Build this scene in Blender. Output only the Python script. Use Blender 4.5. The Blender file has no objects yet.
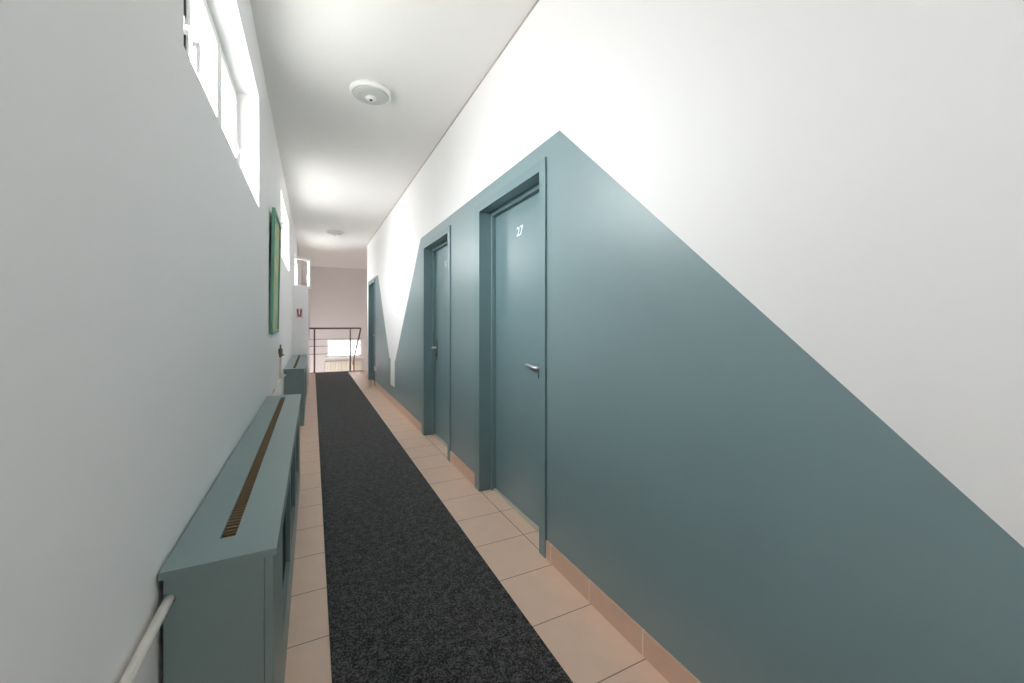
import bpy, bmesh, math
from mathutils import Vector, Matrix

sc = bpy.context.scene
COL = sc.collection
R = math.radians

# ------------------------------------------------------------------ camera
H = 1.29
cam_data = bpy.data.cameras.new('camera')
cam = bpy.data.objects.new('camera', cam_data)
COL.objects.link(cam)
cam_data.sensor_fit = 'HORIZONTAL'
cam_data.sensor_width = 36.0
cam_data.lens = 400.0 / 1024.0 * 36.0
cam_data.shift_y = -18.5 / 1024.0
cam_data.clip_start = 0.02
cam.location = (0, 0, H)
cam.rotation_euler = (R(90), 0, -math.atan(199.5 / 400.0))
sc.camera = cam

# ------------------------------------------------------------------ sky, exposure
world = bpy.data.worlds.new('overcast_sky')
sc.world = world
world.use_nodes = True
bg = world.node_tree.nodes['Background']
# bright overcast sky above the horizon, darker ground below it
wt = world.node_tree
wc = wt.nodes.new('ShaderNodeTexCoord'); ws = wt.nodes.new('ShaderNodeSeparateXYZ'); wr = wt.nodes.new('ShaderNodeValToRGB'); wm = wt.nodes.new('ShaderNodeMapRange')
wt.links.new(wc.outputs['Generated'], ws.inputs[0]); wt.links.new(ws.outputs[2], wm.inputs[0])
wm.inputs[1].default_value = -0.12; wm.inputs[2].default_value = 0.35
wt.links.new(wm.outputs[0], wr.inputs[0]); wt.links.new(wr.outputs[0], bg.inputs[0])
wr.color_ramp.elements[0].color = (0.49, 0.482, 0.478, 1)
wr.color_ramp.elements[1].color = (0.97, 0.985, 1.0, 1)
bg.inputs[1].default_value = 23.0
sc.view_settings.view_transform = 'Standard'
sc.view_settings.look = 'None'
sc.view_settings.gamma = 1.0
sc.view_settings.use_curve_mapping = False
sc.view_settings.exposure = 0.0
sc.cycles.max_bounces = 14
sc.cycles.diffuse_bounces = 10
sc.cycles.glossy_bounces = 4
sc.cycles.transparent_max_bounces = 12
sc.cycles.sample_clamp_indirect = 6.0

# dimensions of the place
WL, WR, ZC = -0.32, 1.152, 3.13          # left wall, right wall, ceiling
Y0, YE, YF, YR = -3.0, 14.5, 11.47, 9.95  # near wall, far wall, floor edge, end of right wall
XS = 2.6                                  # right side of the stairwell
ZL = -1.65                                # lower landing
WIN = [(-2.50, -1.00, 2.06, 2.80), (1.40, 3.15, 2.06, 2.80), (5.21, 6.96, 2.06, 2.80), (9.03, 10.78, 1.985, 2.66)]  # the first is unseen, added behind the camera to bring in daylight
EWIN = (0.43, 1.50, 0.16, 0.74)

def portal(name, loc, rot, sx, sy):
    l = bpy.data.lights.new(name, 'AREA')
    l.shape = 'RECTANGLE'; l.size = sx; l.size_y = sy
    l.cycles.is_portal = True
    o = bpy.data.objects.new(name, l); COL.objects.link(o)
    o.location = loc; o.rotation_euler = rot
for (a, b, c, d) in WIN:
    portal('daylight_portal', (-0.53, (a + b) / 2, (c + d) / 2), (0, R(-90), 0), d - c, b - a)
portal('daylight_portal', ((EWIN[0] + EWIN[1]) / 2, YE + 0.12, (EWIN[2] + EWIN[3]) / 2), (R(-90), 0, 0), EWIN[1] - EWIN[0], EWIN[3] - EWIN[2])

# ------------------------------------------------------------------ materials
def srgb(r, g, b):
    f = lambda c: (c / 255 / 12.92) if c / 255 <= 0.04045 else ((c / 255 + 0.055) / 1.055) ** 2.4
    return (f(r), f(g), f(b), 1)

class NT:
    def __init__(s, name):
        s.m = bpy.data.materials.new(name); s.m.use_nodes = True
        s.t = s.m.node_tree; s.p = s.t.nodes['Principled BSDF']
        s.out = s.t.nodes['Material Output']
    def n(s, typ, **kw):
        o = s.t.nodes.new(typ)
        for k, v in kw.items(): setattr(o, k, v)
        return o
    def l(s, a, b): s.t.links.new(a, b)
    def inp(s, node, i, v):
        if hasattr(v, 'links'): s.l(v, node.inputs[i])
        else: node.inputs[i].default_value = v
    def math(s, op, a, b=0.0, c=0.0):
        o = s.n('ShaderNodeMath', operation=op)
        s.inp(o, 0, a); s.inp(o, 1, b); s.inp(o, 2, c)
        return o.outputs[0]
    def mix(s, f, a, b):
        o = s.n('ShaderNodeMix', data_type='RGBA')
        s.inp(o, 0, f); s.inp(o, 6, a); s.inp(o, 7, b)
        return o.outputs[2]
    def coords(s):
        tc = s.n('ShaderNodeTexCoord'); sp = s.n('ShaderNodeSeparateXYZ')
        s.l(tc.outputs['Object'], sp.inputs[0])
        return tc.outputs['Object'], sp.outputs[0], sp.outputs[1], sp.outputs[2]
    def noise(s, scale, detail=3.0, rough=0.6, vec=None):
        o = s.n('ShaderNodeTexNoise')
        o.inputs['Scale'].default_value = scale; o.inputs['Detail'].default_value = detail
        o.inputs['Roughness'].default_value = rough
        if vec is None: vec = s.coords()[0]
        s.l(vec, o.inputs['Vector'])
        return o.outputs[0]
    def bump(s, h, strength, dist):
        o = s.n('ShaderNodeBump'); o.inputs['Strength'].default_value = strength; o.inputs['Distance'].default_value = dist
        s.l(h, o.inputs['Height']); s.l(o.outputs[0], s.p.inputs['Normal'])

def paint(name, col, rough, spec=0.5, var=0.03, bump=0.0, bscale=120):
    n = NT(name)
    nz = n.noise(6.0)
    dark = tuple(c * (1 - var) for c in col[:3]) + (1,)
    lite = tuple(min(1, c * (1 + var)) for c in col[:3]) + (1,)
    n.inp(n.p, 'Base Color', n.mix(nz, dark, lite))
    n.p.inputs['Roughness'].default_value = rough
    n.p.inputs['Specular IOR Level'].default_value = spec
    if bump: n.bump(n.noise(bscale), bump, 0.002)
    return n.m

WHITE = srgb(244, 243, 243)
TEAL = srgb(124, 147, 151)
M = {}
M['wall_white'] = paint('wall_white', WHITE, 0.55, 0.4, 0.01, 0.08)
M['wall_end'] = paint('wall_end', srgb(215, 209, 208), 0.6, 0.3, 0.01, 0.05)
M['ceiling_white'] = paint('ceiling_white', srgb(241, 239, 236), 0.5, 0.4, 0.01)
M['teal'] = paint('teal_paint', TEAL, 0.36, 0.8, 0.03)
M['teal_door'] = paint('teal_door', srgb(114, 140, 145), 0.36, 0.8, 0.03)
M['teal_mdf'] = paint('teal_mdf', srgb(122, 144, 144), 0.36, 0.8, 0.03)
M['void_shade'] = paint('void_shade', srgb(26, 32, 33), 0.8, 0.1)
M['dark_mesh'] = paint('dark_mesh', srgb(36, 48, 48), 0.7, 0.2)
M['bronze'] = paint('bronze_slats', srgb(124, 100, 70), 0.5, 0.5, 0.12)
M['plastic'] = paint('white_plastic', srgb(240, 240, 238), 0.35, 0.5, 0.01)
M['lamp_grey'] = paint('lamp_underside', srgb(205, 206, 202), 0.4, 0.5, 0.02)
M['pipe'] = paint('pipe_white', srgb(226, 222, 214), 0.35, 0.5, 0.02)
M['brass'] = paint('old_brass', srgb(120, 110, 90), 0.4, 0.6, 0.1)
M['rubber'] = paint('rubber_black', srgb(22, 20, 20), 0.6, 0.3)
M['cream'] = paint('cream_enamel', srgb(222, 215, 200), 0.45, 0.5, 0.02)
M['green_frame'] = paint('green_frame', srgb(112, 168, 144), 0.45, 0.5, 0.12, 0.2, 60)
M['red'] = paint('sign_red', srgb(140, 44, 60), 0.5)
M['plate'] = paint('sign_plate', srgb(222, 212, 213), 0.5)
M['wood_rail'] = paint('handrail_brown', srgb(96, 72, 66), 0.45, 0.5, 0.1)
M['thresh'] = paint('threshold_pale', srgb(205, 198, 184), 0.4, 0.5, 0.03)
M['gap_shade'] = paint('ceiling_gap_shade', srgb(186, 176, 172), 0.7, 0.2)
M['digit'] = paint('digit_white', srgb(245, 248, 250), 0.4)

M['landing'] = paint('landing_stone', srgb(190, 184, 180), 0.5, 0.4, 0.06)

def metal(name, col, rough):
    n = NT(name)
    n.p.inputs['Base Color'].default_value = col
    n.p.inputs['Metallic'].default_value = 1.0
    n.inp(n.p, 'Roughness', n.math('MULTIPLY_ADD', n.noise(40), 0.1, rough - 0.05))
    return n.m
M['chrome'] = metal('satin_chrome', srgb(232, 234, 236), 0.4)
M['steel'] = metal('brushed_steel', srgb(140, 132, 130), 0.35)

def glass():
    n = NT('window_glass')
    tr = n.n('ShaderNodeBsdfTransparent'); gl = n.n('ShaderNodeBsdfGlossy'); mx = n.n('ShaderNodeMixShader')
    tr.inputs[0].default_value = (0.97, 0.98, 0.975, 1); gl.inputs['Roughness'].default_value = 0.02
    mx.inputs[0].default_value = 0.06
    n.l(tr.outputs[0], mx.inputs[1]); n.l(gl.outputs[0], mx.inputs[2]); n.l(mx.outputs[0], n.out.inputs[0])
    return n.m
M['glass'] = glass()

def dimmed_pane():  # darkened glass, added to dim the glare of the landing window
    n = NT('dimmed_glass')
    tr = n.n('ShaderNodeBsdfTransparent'); tl = n.n('ShaderNodeBsdfTranslucent'); mx = n.n('ShaderNodeMixShader')
    tr.inputs[0].default_value = (0.56, 0.56, 0.56, 1); tl.inputs[0].default_value = (0.5, 0.5, 0.5, 1)
    mx.inputs[0].default_value = 0.3
    n.l(tr.outputs[0], mx.inputs[1]); n.l(tl.outputs[0], mx.inputs[2]); n.l(mx.outputs[0], n.out.inputs[0])
    return n.m
M['dimmed_pane'] = dimmed_pane()

def mural():
    """white wall with the teal mountain outline painted on it"""
    n = NT('mural_paint')
    vec, x, y, z = n.coords()
    lt = lambda a, b: n.math('LESS_THAN', a, b)
    AND = lambda a, b: n.math('MULTIPLY', a, b)
    OR = lambda a, b: n.math('MAXIMUM', a, b)
    lin = lambda slope, y0, z0: n.math('MULTIPLY_ADD', y, slope, z0 - slope * y0)
    s1 = (2.295 - 0.883) / (1.755 - 0.234)
    a = AND(AND(lt(z, 2.295), lt(z, lin(s1, 0.234, 0.883))), lt(z, lin((0.68 - 2.30) / (6.41 - 4.735), 4.735, 2.30)))
    b = AND(lt(z, lin((2.24 - 0.62) / (8.22 - 6.83), 6.83, 0.62)), lt(z, 2.24))
    low = AND(lt(z, 0.70), lt(-99.0, lin(s1, 0.234, 0.883)))
    low = AND(low, lt(z, lin(s1, 0.234, 0.883)))
    slot = AND(AND(AND(lt(6.43, y), lt(y, 6.80)), lt(0.28, z)), lt(z, 0.70))
    m = OR(OR(a, b), low)
    m = AND(AND(m, lt(y, 9.75)), n.math('SUBTRACT', 1.0, slot))
    nz = n.noise(6.0)
    teal = n.mix(nz, tuple(c * 0.97 for c in TEAL[:3]) + (1,), tuple(c * 1.03 for c in TEAL[:3]) + (1,))
    n.inp(n.p, 'Base Color', n.mix(m, WHITE, teal))
    n.inp(n.p, 'Roughness', n.math('MULTIPLY_ADD', m, -0.19, 0.55))
    n.inp(n.p, 'Specular IOR Level', n.math('MULTIPLY_ADD', m, 0.4, 0.4))
    n.bump(n.noise(120), 0.06, 0.002)
    return n.m
M['mural'] = mural()

def tiles(name, base, grout, axes, w=0.004):
    n = NT(name)
    vec, x, y, z = n.coords()
    m = None
    for ax, off in axes:
        c = {'x': x, 'y': y}[ax]
        d = n.math('PINGPONG', n.math('SUBTRACT', c, off), 0.335 / 2)
        g = n.math('LESS_THAN', d, w / 2)
        m = g if m is None else n.math('MAXIMUM', m, g)
    nz = n.noise(9.0, 5.0)
    nf = n.noise(160.0, 2.0)
    k = n.math('MULTIPLY_ADD', nf, 0.3, n.math('MULTIPLY', nz, 0.7))
    col = n.mix(k, tuple(c * 0.86 for c in base[:3]) + (1,), tuple(c * 1.12 for c in base[:3]) + (1,))
    n.inp(n.p, 'Base Color', n.mix(m, col, grout))
    n.inp(n.p, 'Roughness', n.math('MULTIPLY_ADD', m, 0.4, 0.36))
    h = n.math('SUBTRACT', n.math('MULTIPLY', nz, 0.05), m)
    n.bump(h, 0.35, 0.002)
    return n.m
TILE = srgb(238, 206, 184)
M['tile'] = tiles('floor_tile', TILE, srgb(134, 104, 88), [('x', 1.152), ('y', 1.816)])
M['skirt_tile'] = tiles('skirting_tile', srgb(220, 184, 164), srgb(240, 226, 214), [('y', 1.83)], 0.005)

def rug_mat():
    n = NT('rug_pile')
    vec = n.coords()[0]
    a = n.noise(105.0, 3.0, 0.8, vec)
    b = n.noise(28.0, 3.0, 0.6, vec)
    k = n.math('MULTIPLY_ADD', b, 0.25, n.math('MULTIPLY', a, 0.75))
    cr = n.n('ShaderNodeValToRGB'); n.l(k, cr.inputs[0])
    e = cr.color_ramp.elements
    e[0].position = 0.45; e[0].color = srgb(14, 14, 15)
    e[1].position = 0.60; e[1].color = srgb(102, 100, 100)
    n.l(cr.outputs[0], n.p.inputs['Base Color'])
    n.p.inputs['Roughness'].default_value = 0.95
    n.p.inputs['Specular IOR Level'].default_value = 0.1
    n.p.inputs['Sheen Weight'].default_value = 0.25
    n.bump(a, 0.8, 0.004)
    return n.m
M['rug'] = rug_mat()

def canvas_mat():
    """a green field with loose yellow and olive loops"""
    n = NT('painted_canvas')
    vec, x, y, z = n.coords()
    nz = n.noise(7.0, 4.0, 0.6, vec)
    w = n.n('ShaderNodeTexWave'); w.wave_type = 'RINGS'
    w.inputs['Scale'].default_value = 1.6; w.inputs['Distortion'].default_value = 5.0; w.inputs['Detail'].default_value = 2.0
    n.l(vec, w.inputs['Vector'])
    cr = n.n('ShaderNodeValToRGB'); n.l(nz, cr.inputs[0])
    e = cr.color_ramp.elements
    e[0].position = 0.35; e[0].color = srgb(128, 182, 158)
    e[1].position = 0.7; e[1].color = srgb(186, 204, 172)
    k = n.math('GREATER_THAN', w.outputs['Fac'] if 'Fac' in w.outputs else w.outputs[1], 0.62)
    n.l(n.mix(k, cr.outputs[0], srgb(206, 198, 120)), n.p.inputs['Base Color'])
    n.p.inputs['Roughness'].default_value = 0.7
    return n.m
M['canvas'] = canvas_mat()

# ------------------------------------------------------------------ mesh helpers
def wloc(o):
    v = Vector((0, 0, 0))
    while o is not None:
        v += o.location; o = o.parent
    return v

class MB:
    """collects shapes given in room coordinates; build() links them as one object"""
    def __init__(s): s.bm = bmesh.new()
    def box(s, x0, x1, y0, y1, z0, z1):
        vs = [s.bm.verts.new((x, y, z)) for x in (x0, x1) for y in (y0, y1) for z in (z0, z1)]
        for f in ((0, 1, 3, 2), (4, 6, 7, 5), (0, 4, 5, 1), (2, 3, 7, 6), (0, 2, 6, 4), (1, 5, 7, 3)):
            s.bm.faces.new([vs[i] for i in f])
        return s
    def prism(s, pts, d):
        """polygon pts extruded along vector d"""
        d = Vector(d)
        a = [s.bm.verts.new(p) for p in pts]; b = [s.bm.verts.new(Vector(p) + d) for p in pts]
        n = len(pts)
        s.bm.faces.new(a); s.bm.faces.new(b[::-1])
        for i in range(n): s.bm.faces.new((a[i], b[i], b[(i + 1) % n], a[(i + 1) % n]))
        return s
    def tube(s, pts, r, seg=14):
        pts = [Vector(p) for p in pts]
        rings = []
        prev = None
        for i, p in enumerate(pts):
            t = (pts[min(i + 1, len(pts) - 1)] - pts[max(i - 1, 0)]).normalized()
            if prev is None:
                u = t.orthogonal().normalized()
            else:
                u = (prev - t * prev.dot(t)).normalized()
            prev = u; v = t.cross(u)
            rr = r[i] if isinstance(r, (list, tuple)) else r
            rings.append([s.bm.verts.new(p + (u * math.cos(2 * math.pi * k / seg) + v * math.sin(2 * math.pi * k / seg)) * rr) for k in range(seg)])
        for a, b in zip(rings, rings[1:]):
            for k in range(seg):
                f = s.bm.faces.new((a[k], a[(k + 1) % seg], b[(k + 1) % seg], b[k])); f.smooth = True
        s.bm.faces.new(rings[0][::-1]); s.bm.faces.new(rings[-1])
        return s
    def lathe(s, c, prof, seg=48):
        """prof: (radius, z) pairs about the vertical through c, closed at both ends"""
        c = Vector(c); rings = []
        for r, z in prof:
            if r < 1e-6: rings.append([s.bm.verts.new(c + Vector((0, 0, z)))])
            else: rings.append([s.bm.verts.new(c + Vector((r * math.cos(2 * math.pi * k / seg), r * math.sin(2 * math.pi * k / seg), z))) for k in range(seg)])
        for a, b in zip(rings, rings[1:]):
            for k in range(seg):
                k2 = (k + 1) % seg
                q = [a[0]] if len(a) == 1 else [a[k], a[k2]]
                q += [b[0]] if len(b) == 1 else [b[k2], b[k]]
                f = s.bm.faces.new(q); f.smooth = True
        return s
    def build(s, name, mat, parent=None, bevel=0.0, seg=2):
        bmesh.ops.recalc_face_normals(s.bm, faces=s.bm.faces)
        if parent is not None:
            bmesh.ops.translate(s.bm, verts=s.bm.verts, vec=-wloc(parent))
        me = bpy.data.meshes.new(name); s.bm.to_mesh(me); s.bm.free()
        me.materials.append(mat)
        o = bpy.data.objects.new(name, me); COL.objects.link(o)
        if parent is not None: o.parent = parent
        if bevel:
            b = o.modifiers.new('bevel', 'BEVEL'); b.width = bevel; b.segments = seg; b.limit_method = 'ANGLE'
        return o

def empty(name, loc=(0, 0, 0), parent=None):
    o = bpy.data.objects.new(name, None); COL.objects.link(o); o.location = loc
    o.empty_display_size = 0.1
    if parent is not None: o.parent = parent
    return o
def tag(o, label=None, cat=None, group=None, kind=None):
    if label: o['label'] = label
    if cat: o['category'] = cat
    if group: o['group'] = group
    if kind: o['kind'] = kind
    return o
def struct(o): o['kind'] = 'structure'; return o
def copy_tree(o, parent=None):
    c = o.copy(); COL.objects.link(c); c.parent = parent
    for ch in o.children: copy_tree(ch, c)
    return c

# ------------------------------------------------------------------ the setting
# floor: tiles of the corridor and the stair head
b = MB()
b.box(WL - 0.3, XS + 0.1, Y0 - 0.1, YF, -0.2, 0.0)
struct(b.build('floor', M['tile']))
struct(MB().box(WL - 0.3, XS + 0.1, YF, YE + 0.2, ZL - 0.2, ZL).build('floor_landing', M['landing']))
# edge strip of the stair head
struct(MB().box(WL + 0.246, 1.25, YF - 0.04, YF + 0.012, -0.12, 0.016).build('trim_1', M['wood_rail'], bevel=0.002))
# ceiling
struct(MB().box(WL - 0.3, XS + 0.1, Y0 - 0.1, YE + 0.2, ZC, ZC + 0.2).build('ceiling', M['ceiling_white']))
struct(MB().box(WR - 0.006, WR + 0.01, Y0, YR, ZC - 0.008, ZC + 0.01).build('ceiling_shadow_gap', M['gap_shade']))  # grey strip drawn for the shadow gap at the ceiling edge

# left wall, pierced by three high windows and an unseen one added for light
b = MB()
x0, x1 = WL - 0.30, WL
ys = [Y0 - 0.1]
for (a, c, z0, z1) in WIN:
    b.box(x0, x1, ys[-1], a, ZL - 0.2, ZC)
    b.box(x0, x1, a, c, ZL - 0.2, z0)
    b.box(x0, x1, a, c, z1, ZC)
    ys.append(c)
b.box(x0, x1, ys[-1], YE + 0.2, ZL - 0.2, ZC)
struct(b.build('wall_left', M['wall_white']))
# the thicker lower part of the wall along the stairwell
struct(MB().box(WL, -0.074, 8.16, YE, ZL - 0.1, 1.955).build('wall_ledge', M['wall_white'], bevel=0.006))

# right wall with three door openings, closed behind
DOORS = [1.88, 3.585, 8.60]              # near outer edge of each casing
DW = 1.065                               # casing width overall
CZ = 2.20                                # casing top
b = MB()
prev = Y0 - 0.1
for d in DOORS:
    b.box(WR, WR + 0.20, prev, d + 0.03, 0, ZC)
    b.box(WR, WR + 0.20, d + 0.03, d + DW - 0.03, CZ - 0.03, ZC)
    prev = d + DW - 0.03
b.box(WR, WR + 0.20, prev, YR, 0, ZC)
b.box(WR + 0.20, WR + 0.26, Y0 - 0.1, YR, 0, ZC)  # unseen backing slab, added so no daylight leaks round the doors
struct(b.build('wall_right', M['mural']))
struct(MB().box(WR + 0.26, XS, YR - 0.12, YR, 0, ZC).build('wall_return', M['wall_end']))
struct(MB().box(XS, XS + 0.1, YR - 0.12, YE + 0.2, ZL - 0.2, ZC).build('wall_stair', M['wall_end']))
struct(MB().box(WL - 0.3, WR + 0.26, Y0 - 0.1, Y0, 0, ZC).build('wall_near', M['teal']))  # unseen end wall, coloured dark to cut the light from behind
# far wall with the landing window
ex0, ex1, ez0, ez1 = EWIN
b = MB()
b.box(WL, ex0, YE, YE + 0.2, ZL - 0.2, ZC); b.box(ex1, XS + 0.1, YE, YE + 0.2, ZL - 0.2, ZC)
b.box(ex0, ex1, YE, YE + 0.2, ZL - 0.2, ez0); b.box(ex0, ex1, YE, YE + 0.2, ez1, ZC)
struct(b.build('wall_far', M['wall_end']))
# the flight going down on the right
b = MB()
for i in range(10):
    ya = YF + 0.25 * i
    b.box(1.20, XS, ya, ya + 0.25, ZL, -0.15 * (i + 1))
struct(b.build('stair_flight', M['landing']))

# skirting tiles
b = MB()
prev = Y0
for d in DOORS:
    b.box(WR - 0.008, WR + 0.01, prev, d + 0.001, 0, 0.10)
    prev = d + DW - 0.001
b.box(WR - 0.008, WR + 0.01, prev, YR, 0, 0.10)
struct(b.build('baseboard_right', M['skirt_tile'], bevel=0.0015))

# ------------------------------------------------------------------ windows
def sash(parent, name, P, wd, ht, handle=True, hside=1):
    """a sash of width wd and height ht; P(u, w, t) maps along / up / through to the room"""
    st, th = 0.050, 0.045
    fr = MB()
    def bx(m, u0, u1, w0, w1, t0, t1):
        pts = [P(u, w, t) for u in (u0, u1) for w in (w0, w1) for t in (t0, t1)]
        vs = [m.bm.verts.new(p) for p in pts]
        for f in ((0, 1, 3, 2), (4, 6, 7, 5), (0, 4, 5, 1), (2, 3, 7, 6), (0, 2, 6, 4), (1, 5, 7, 3)):
            m.bm.faces.new([vs[i] for i in f])
    bx(fr, 0, st, 0, ht, 0, th); bx(fr, wd - st, wd, 0, ht, 0, th)
    bx(fr, st, wd - st, 0, st, 0, th); bx(fr, st, wd - st, ht - st, ht, 0, th)
    f = fr.build(name, M['plastic'], parent, bevel=0.005)
    g = MB(); bx(g, st - 0.005, wd - st + 0.005, st - 0.005, ht - st + 0.005, 0.018, 0.026)
    g.build('pane', M['glass'], f)
    if handle:
        h = MB()
        u = wd - st / 2 if hside > 0 else st / 2
        bx(h, u - 0.013, u + 0.013, ht * 0.42, ht * 0.42 + 0.06, -0.010, 0.0)
        bx(h, u - 0.009, u + 0.009, ht * 0.42 - 0.09, ht * 0.42 + 0.03, -0.034, -0.022)
        bx(h, u - 0.007, u + 0.007, ht * 0.42 + 0.012, ht * 0.42 + 0.03, -0.030, -0.008)
        h.build('handle', M['plastic'], f, bevel=0.003)
    return f

def side_window(n, a, c, z0, z1, openfirst=False):
    root = struct(empty('window_%d' % n, (WL - 0.13, a, z0)))
    xi, xo = WL - 0.13, WL - 0.20
    f = MB(); w = 0.04
    f.box(xo, xi, a, a + w, z0, z1); f.box(xo, xi, c - w, c, z0, z1)
    f.box(xo, xi, a + w, c - w, z0, z0 + w); f.box(xo, xi, a + w, c - w, z1 - w, z1)
    q = 0.306 if n == 2 else 0.333
    dv = [a, a + q * (c - a), a + 0.667 * (c - a), c]
    hw = [w, 0.036 if n == 2 else 0.022, 0.022, w]
    for i in (1, 2): f.box(xo, xi, dv[i] - hw[i], dv[i] + hw[i], z0 + w, z1 - w)
    f.build('window_frame', M['plastic'], root, bevel=0.003)
    for i in range(3):
        ya = dv[i] + hw[i] - 0.012; yb = dv[i + 1] - hw[i + 1] + 0.012
        za, zb = z0 + w - 0.012, z1 - w + 0.012
        if i == 0 and openfirst:
            ang = R(47)
            hx, hy = xi + 0.02, ya
            P = lambda u, w_, t: (hx + math.cos(ang) * u - math.sin(ang) * -t, hy + math.sin(ang) * u - math.cos(ang) * t, za + w_)
        else:
            P = lambda u, w_, t, ya=ya, za=za: (xi + 0.014 - t, ya + u, za + w_)
        sash(root, 'sash', P, yb - ya, zb - za, True, 1 if i != 1 else -1)
    if n == 2:
        MB().box(xi + 0.0005, xi + 0.016, dv[1] - 0.023, dv[1] - 0.003, z0 + 0.03, z1 - 0.03).build('gasket', M['rubber'], root)
    MB().box(xi - 0.02, WL - 0.004, a + 0.001, c - 0.001, z0 - 0.001, z0 + 0.010).build('window_sill', M['plastic'], root, bevel=0.003)
for i, (a, c, z0, z1) in enumerate(WIN):
    side_window(i + 1, a, c, z0, z1, openfirst=(i == 3))

# landing window
root = struct(empty('window_5', (ex0, YE, ez0)))
f = MB(); w = 0.045; yi, yo = YE + 0.02, YE + 0.08
f.box(ex0, ex0 + w, yi, yo, ez0, ez1); f.box(ex1 - w, ex1, yi, yo, ez0, ez1)
f.box(ex0 + w, ex1 - w, yi, yo, ez0, ez0 + w); f.box(ex0 + w, ex1 - w, yi, yo, ez1 - w, ez1)
f.build('window_frame', M['plastic'], root, bevel=0.003)
MB().box(ex0 + w - 0.005, ex1 - w + 0.005, yi + 0.028, yi + 0.036, ez0 + w - 0.005, ez1 - w + 0.005).build('pane', M['dimmed_pane'], root)
MB().box(ex0 - 0.06, ex1 + 0.06, YE - 0.10, YE + 0.03, ez0 - 0.03, ez0 - 0.001).build('window_sill', M['plastic'], root, bevel=0.004)

# ------------------------------------------------------------------ doors
def digits(text, parent, x, y, z, size):
    cu = bpy.data.curves.new('digits', 'FONT'); cu.body = text; cu.size = size; cu.extrude = 0.0015; cu.align_x = 'CENTER'; cu.align_y = 'CENTER'
    cu.offset = 0.0015
    t = bpy.data.objects.new('digits_tmp', cu); COL.objects.link(t)
    dg = bpy.context.evaluated_depsgraph_get()
    me = bpy.data.meshes.new_from_object(t.evaluated_get(dg))
    bpy.data.objects.remove(t)
    # text x -> -Y (read from inside the corridor), text y -> Z, facing -X
    mt = Matrix(((0, 0, -1, 0), (-1, 0, 0, 0), (0, 1, 0, 0), (0, 0, 0, 1)))
    me.transform(Matrix.Translation(Vector((x, y, z)) - wloc(parent)) @ mt)
    me.materials.clear(); me.materials.append(M['digit'])
    o = bpy.data.objects.new('door_number', me); COL.objects.link(o); o.parent = parent
    return o

XJ, XLEAF = WR + 0.082, WR + 0.113       # front of the inner frame, face of the leaf
def door(n, d, number=None, handle_near=True, plate=False):
    y0, y1 = d, d + DW
    root = struct(empty('door_%d' % n, (WR, y0, 0)))
    c = 0.064; ci = 0.10
    near, far = y0 + c, y1 - ci          # clear opening
    ft = CZ - 0.06
    # casing: flat boards standing a little proud of the wall
    m = MB(); xf = WR - 0.013
    m.box(xf, WR + 0.001, y0, near, 0, CZ); m.box(xf, WR + 0.001, far, y1, 0, CZ)
    m.box(xf, WR + 0.001, near, far, ft, CZ)
    m.build('casing', M['teal_door'], root, bevel=0.0015)
    # jamb lining of the deep reveal
    m = MB()
    m.box(WR - 0.002, XLEAF + 0.05, y0 + 0.03, near, 0, ft); m.box(WR - 0.002, XLEAF + 0.05, far, y1 - 0.03, 0, ft)
    m.box(WR - 0.002, XLEAF + 0.05, y0 + 0.03, y1 - 0.03, ft, CZ - 0.03)
    m.build('jamb', M['teal_door'], root)
    # inner frame
    m = MB(); q = 0.026
    m.box(XJ, XLEAF + 0.05, near, near + q, 0, ft); m.box(XJ, XLEAF + 0.05, far - q, far, 0, ft)
    m.box(XJ, XLEAF + 0.05, near + q, far - q, ft - q - 0.004, ft)
    m.build('door_frame', M['teal_door'], root, bevel=0.003)
    ly0, ly1, lz1 = near + q + 0.003, far - q - 0.003, ft - q - 0.007
    leaf = MB().box(XLEAF, XLEAF + 0.04, ly0, ly1, 0.016, lz1).build('door_leaf', M['teal_door'], root, bevel=0.002)
    MB().box(XLEAF - 0.02, XLEAF + 0.05, near + 0.001, far - 0.001, 0, 0.014).build('threshold', M['thresh'], root, bevel=0.003)
    # lever handle
    hy = ly0 + 0.172 if handle_near else ly1 - 0.075
    sgn = 1 if handle_near else -1
    hz = 1.01; so = 0.056 if plate else 0.030
    m = MB()
    m.tube([(XLEAF - 0.004, hy, hz), (XLEAF - so + 0.010, hy, hz), (XLEAF - so + 0.002, hy + sgn * 0.006, hz), (XLEAF - so, hy + sgn * 0.02, hz), (XLEAF - so, hy + sgn * 0.128, hz + 0.010)], 0.0115, 14)
    m.build('handle', M['chrome'], leaf)
    m = MB()
    if plate:
        m.box(XLEAF - 0.007, XLEAF + 0.001, hy - 0.02, hy + 0.02, hz - 0.14, hz + 0.10)
        m.build('handle_plate', M['steel'], leaf, bevel=0.004)
        MB().tube([(XLEAF - 0.012, hy, hz - 0.08), (XLEAF - 0.002, hy, hz - 0.08)], 0.012, 16).build('lock_cylinder', M['rubber'], leaf)
    else:
        m.tube([(XLEAF - 0.008, hy, hz), (XLEAF + 0.001, hy, hz)], 0.025, 20)
        m.build('rosette', M['steel'], leaf)
        MB().tube([(XLEAF - 0.006, hy, hz - 0.052), (XLEAF + 0.001, hy, hz - 0.052)], 0.017, 20).build('keyhole_cover', M['rubber'], leaf)
    if number: digits(number, leaf, XLEAF - 0.0015, (ly0 + ly1) / 2 + 0.02, 1.915, 0.088)
    return root
door(1, DOORS[0], '27', True)
door(2, DOORS[1], '26', False, plate=True)
door(3, DOORS[2], None, False)

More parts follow.
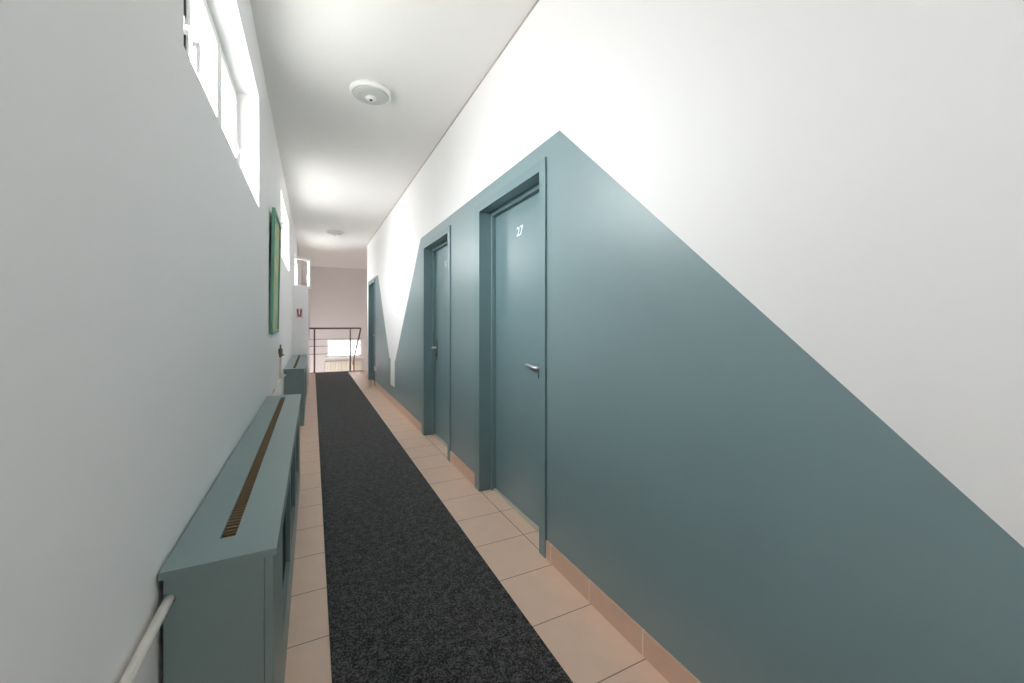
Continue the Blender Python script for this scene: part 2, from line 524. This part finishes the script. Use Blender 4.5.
# ------------------------------------------------------------------ radiator covers
CX, CTOP, CLEN = -0.09, 0.72, 2.44
HX, HZ, HR = -0.299, 0.648, 0.013        # hole for the pipe in each side panel
def side_panel(y, root):
    th = 0.018
    x0, x1, z0, z1 = WL + 0.012, CX - 0.019, 0.0, CTOP - 0.018
    m = MB(); N = 24
    # faces of a rectangle pierced by a round hole, then extruded
    ring = []; outer = []
    for k in range(N):
        a = 2 * math.pi * k / N
        dx, dz = math.cos(a), math.sin(a)
        ring.append((HX + HR * dx, HZ + HR * dz))
        t = min(((x1 - HX) / dx if dx > 1e-9 else 1e9), ((x0 - HX) / dx if dx < -1e-9 else 1e9), ((z1 - HZ) / dz if dz > 1e-9 else 1e9), ((z0 - HZ) / dz if dz < -1e-9 else 1e9))
        outer.append((HX + dx * t, HZ + dz * t))
    # snap the nearest outer point onto each corner
    for cx, cz in ((x0, z0), (x1, z0), (x0, z1), (x1, z1)):
        i = min(range(N), key=lambda j: (math.atan2(cz - HZ, cx - HX) - 2 * math.pi * j / N + math.pi) % (2 * math.pi) // 1e-9 if False else abs((math.atan2(cz - HZ, cx - HX) - 2 * math.pi * j / N + math.pi) % (2 * math.pi) - math.pi))
        outer[i] = (cx, cz)
    L = [[m.bm.verts.new((p[0], yy, p[1])) for p in pts] for yy in (y, y + th) for pts in (ring, outer)]
    for k in range(N):
        j = (k + 1) % N
        m.bm.faces.new((L[0][k], L[0][j], L[1][j], L[1][k])); m.bm.faces.new((L[2][k], L[3][k], L[3][j], L[2][j]))
        m.bm.faces.new((L[0][k], L[2][k], L[2][j], L[0][j])); m.bm.faces.new((L[1][k], L[1][j], L[3][j], L[3][k]))
    return m.build('side_panel', M['teal_mdf'], root)

def radiator_cover(y):
    root = empty('radiator_cover', (WL, y, 0))
    y1 = y + CLEN
    t = 0.018
    sx0, sx1, sy0, sy1 = -0.219, -0.185, y + 0.105, y1 - 0.09
    m = MB(); a, c = WL + 0.006, CX + 0.009
    m.box(a, sx0, y - 0.012, y1 + 0.012, CTOP - t, CTOP); m.box(sx1, c, y - 0.012, y1 + 0.012, CTOP - t, CTOP)
    m.box(sx0, sx1, y - 0.012, sy0, CTOP - t, CTOP); m.box(sx0, sx1, sy1, y1 + 0.012, CTOP - t, CTOP)
    m.build('top_panel', M['teal_mdf'], root)
    side_panel(y, root); side_panel(y1 - t, root)
    # front frame with three openings
    m = MB()
    f0, f1 = CX - 0.018, CX
    zb, zt = 0.22, 0.60
    n = 3; st = 0.10; es = 0.36
    pw = (CLEN - 2 * es - st * (n - 1)) / n
    m.box(f0, f1, y, y1, 0, zb); m.box(f0, f1, y, y1, zt, CTOP - t)
    m.box(f0, f1, y, y + es, zb, zt); m.box(f0, f1, y1 - es, y1, zb, zt)
    for i in range(1, n):
        ys_ = y + es + i * (pw + st) - st
        m.box(f0, f1, ys_, ys_ + st, zb, zt)
    fr = m.build('front_panel', M['teal_mdf'], root)
    for i in range(n):
        ya = y + es + i * (pw + st)
        MB().box(f0 - 0.008, f0 - 0.001, ya - 0.02, ya + pw + 0.02, zb - 0.02, zt + 0.02).build('screen', M['dark_mesh'], fr)
    # slatted grille let into the slot
    m = MB()
    k = int((sy1 - sy0 - 0.07) / 0.0205)
    for i in range(k):
        yy = sy0 + 0.008 + i * 0.0205
        m.box(sx0 + 0.0005, sx1 - 0.0005, yy, yy + 0.006, CTOP - 0.013, CTOP - 0.005)
    g = m.build('grille', M['bronze'], root)
    MB().box(sx0 - 0.004, sx1 + 0.004, sy0 - 0.004, sy1 + 0.004, CTOP - 0.095, CTOP - 0.080).build('slot_shade', M['void_shade'], root)  # dark sheet standing in for the shade inside the slot
    return root
c1 = radiator_cover(1.185)
tag(c1, 'long teal radiator cover nearest the camera with a white pipe entering its end', 'radiator cover', 'radiator covers along the left wall')
c2 = copy_tree(c1); c2.location.y = 5.66; c2.location.x -= 0.005
tag(c2, 'teal radiator cover farther down the left wall beside the stairwell end', 'radiator cover', 'radiator covers along the left wall')

# heating pipe running from the near edge through both covers
root = tag(empty('heating_pipe', (HX, 0.3, 0.66)), 'white heating pipe running along the left wall between the teal radiator covers', 'pipe')
m = MB()
path = [(HX, -0.6, 0.643), (HX, 0.94, 0.646), (HX, 1.19, HZ), (HX, 3.60, HZ), (HX, 3.75, HZ + 0.006), (HX, 4.7, 0.70), (HX, 4.9, 0.70), (HX, 5.5, 0.665), (HX, 5.68, HZ), (HX, 6.1, HZ)]
m.tube(path, 0.0105, 18)
pp = m.build('pipe', M['pipe'], root)
riser = MB().tube([(HX, 4.82, 0.70), (HX, 4.82, 0.94)], 0.0105, 16).build('riser', M['pipe'], root)
m = MB()
m.tube([(HX, 4.82, 0.935), (HX, 4.82, 0.96), (HX, 4.82, 0.965), (HX, 4.82, 1.02), (HX, 4.82, 1.025), (HX, 4.82, 1.065)], [0.014, 0.014, 0.020, 0.020, 0.008, 0.006], 16)
m.tube([(HX, 4.82, 0.955), (HX + 0.032, 4.82, 0.955)], 0.008, 12)
m.build('air_valve', M['brass'], root)
# the pipe's brackets on the wall
for yb in (0.55, 4.25):
    MB().box(WL + 0.001, HX, yb - 0.010, yb + 0.010, 0.638, 0.685).build('bracket', M['pipe'], root, bevel=0.002)

# ------------------------------------------------------------------ rug
m = MB()
m.box(0.062, 0.833, Y0 + 0.3, 11.42, 0.0, 0.008)
tag(m.build('carpet_runner', M['rug'], bevel=0.003), 'long charcoal grey carpet runner down the middle of the tiled floor', 'rug')

# ------------------------------------------------------------------ ceiling lights
def ceiling_light(x, y):
    root = empty('ceiling_light', (x, y, ZC))
    MB().lathe((x, y, ZC), [(0, 0), (0.152, 0), (0.158, -0.006), (0.158, -0.030), (0.150, -0.040), (0.140, -0.0405), (0.136, -0.036), (0, -0.034)]).build('rim', M['plastic'], root)
    MB().lathe((x, y, ZC), [(0, -0.034), (0.136, -0.0362), (0.125, -0.044), (0.075, -0.050), (0.066, -0.046), (0.058, -0.052), (0, -0.053)]).build('diffuser', M['lamp_grey'], root)
    MB().lathe((x, y, ZC), [(0, -0.05), (0.040, -0.051), (0.042, -0.060), (0.036, -0.066), (0.026, -0.064), (0.020, -0.070), (0, -0.072)], 32).build('sensor', M['plastic'], root)
    MB().lathe((x, y, ZC), [(0, -0.0700), (0.013, -0.0705), (0.012, -0.0745), (0, -0.075)], 24).build('sensor_eye', M['dark_mesh'], root)
    return root
l1 = ceiling_light(0.415, 3.34)
tag(l1, 'round white ceiling light nearest the camera, above the first numbered door', 'ceiling light', 'round lights on the corridor ceiling')
l2 = copy_tree(l1); l2.location = (0.405, 8.82, ZC)
tag(l2, 'small round ceiling light far along the corridor near the stairwell', 'ceiling light', 'round lights on the corridor ceiling')

# ------------------------------------------------------------------ picture on the left wall
root = tag(empty('framed_picture', (WL, 3.83, 1.20)), 'green framed painting with yellow loops hanging on the left wall', 'picture')
py0, py1, pz0, pz1 = 3.83, 4.50, 1.20, 2.245
def lean(mb):
    for v in mb.bm.verts: v.co.x += (v.co.z - pz0) * 0.017
    return mb
m = MB(); fw = 0.028; xa, xb = WL + 0.003, WL + 0.028
m.box(xa, xb, py0, py0 + fw, pz0, pz1); m.box(xa, xb, py1 - fw, py1, pz0, pz1)
m.box(xa, xb, py0 + fw, py1 - fw, pz0, pz0 + fw); m.box(xa, xb, py0 + fw, py1 - fw, pz1 - fw, pz1)
lean(m).build('frame', M['green_frame'], root, bevel=0.004)
lean(MB().box(xa + 0.002, xa + 0.012, py0 + fw - 0.004, py1 - fw + 0.004, pz0 + fw - 0.004, pz1 - fw + 0.004)).build('canvas', M['canvas'], root)

# ------------------------------------------------------------------ sign, socket
root = tag(empty('wall_sign', (-0.21, 8.16, 1.47)), 'small pale sign with a dark red U mark on the grey wall ledge end', 'sign')
yy = 8.159
MB().box(-0.262, -0.160, yy - 0.004, yy, 1.385, 1.560).build('plate', M['plate'], root, bevel=0.001)
m = MB()
m.prism([(-0.252, yy - 0.0042, 1.535), (-0.227, yy - 0.0042, 1.535), (-0.221, yy - 0.0042, 1.435), (-0.201, yy - 0.0042, 1.435), (-0.195, yy - 0.0042, 1.535), (-0.170, yy - 0.0042, 1.535), (-0.182, yy - 0.0042, 1.405), (-0.240, yy - 0.0042, 1.405)], (0, -0.002, 0))
m.build('mark', M['red'], root)

root = tag(empty('wall_socket', (WR, 8.42, 0.37)), 'small white wall socket low on the teal wall before the far door', 'socket')
MB().box(WR - 0.040, WR - 0.0005, 8.38, 8.46, 0.33, 0.42).build('plate', M['plastic'], root, bevel=0.003)
MB().tube([(WR - 0.044, 8.42, 0.375), (WR - 0.039, 8.42, 0.375)], 0.024, 20).build('socket_face', M['lamp_grey'], root)

# ------------------------------------------------------------------ stair railing
root = tag(empty('stair_railing', (0.05, YF, 0)), 'thin metal stair railing with brown handrail at the far end of the corridor', 'railing')
ry = YF - 0.02
m = MB()
m.tube([(-0.074, ry, 1.15), (1.12, ry, 1.15), (1.155, ry + 0.01, 1.145), (1.165, ry + 0.05, 1.12), (1.165, ry + 2.15, 0.12), (1.165, ry + 2.22, 0.06), (1.165, ry + 2.20, -0.05)], 0.022, 12)
m.build('handrail', M['wood_rail'], root)
for x in (0.045, 0.90):
    MB().box(x - 0.018, x + 0.018, ry - 0.018, ry + 0.018, 0.004, 1.135).build('post', M['wood_rail'] if x < 0.5 else M['steel'], root, bevel=0.003)
MB().box(1.150, 1.180, ry + 2.0, ry + 2.03, -1.35, 0.17).build('post', M['wood_rail'], root, bevel=0.003)
for z in (0.87, 0.69, 0.487):
    MB().tube([(-0.074, ry, z), (1.16, ry, z)], 0.007, 10).build('bar', M['steel'], root)

# radiator under the landing window
root = tag(empty('radiator', (0.92, YE, -0.34)), 'cream radiator panel under the bright landing window beyond the railing', 'radiator')
m = MB()
for i in range(14):
    xx = 0.36 + i * 0.083
    m.box(xx, xx + 0.079, YE - 0.10, YE - 0.03, -0.50, 0.03)
m.build('body', M['cream'], root, bevel=0.012)
MB().box(0.38, 1.50, YE - 0.03, YE - 0.001, -0.10, -0.06).build('bracket', M['cream'], root)
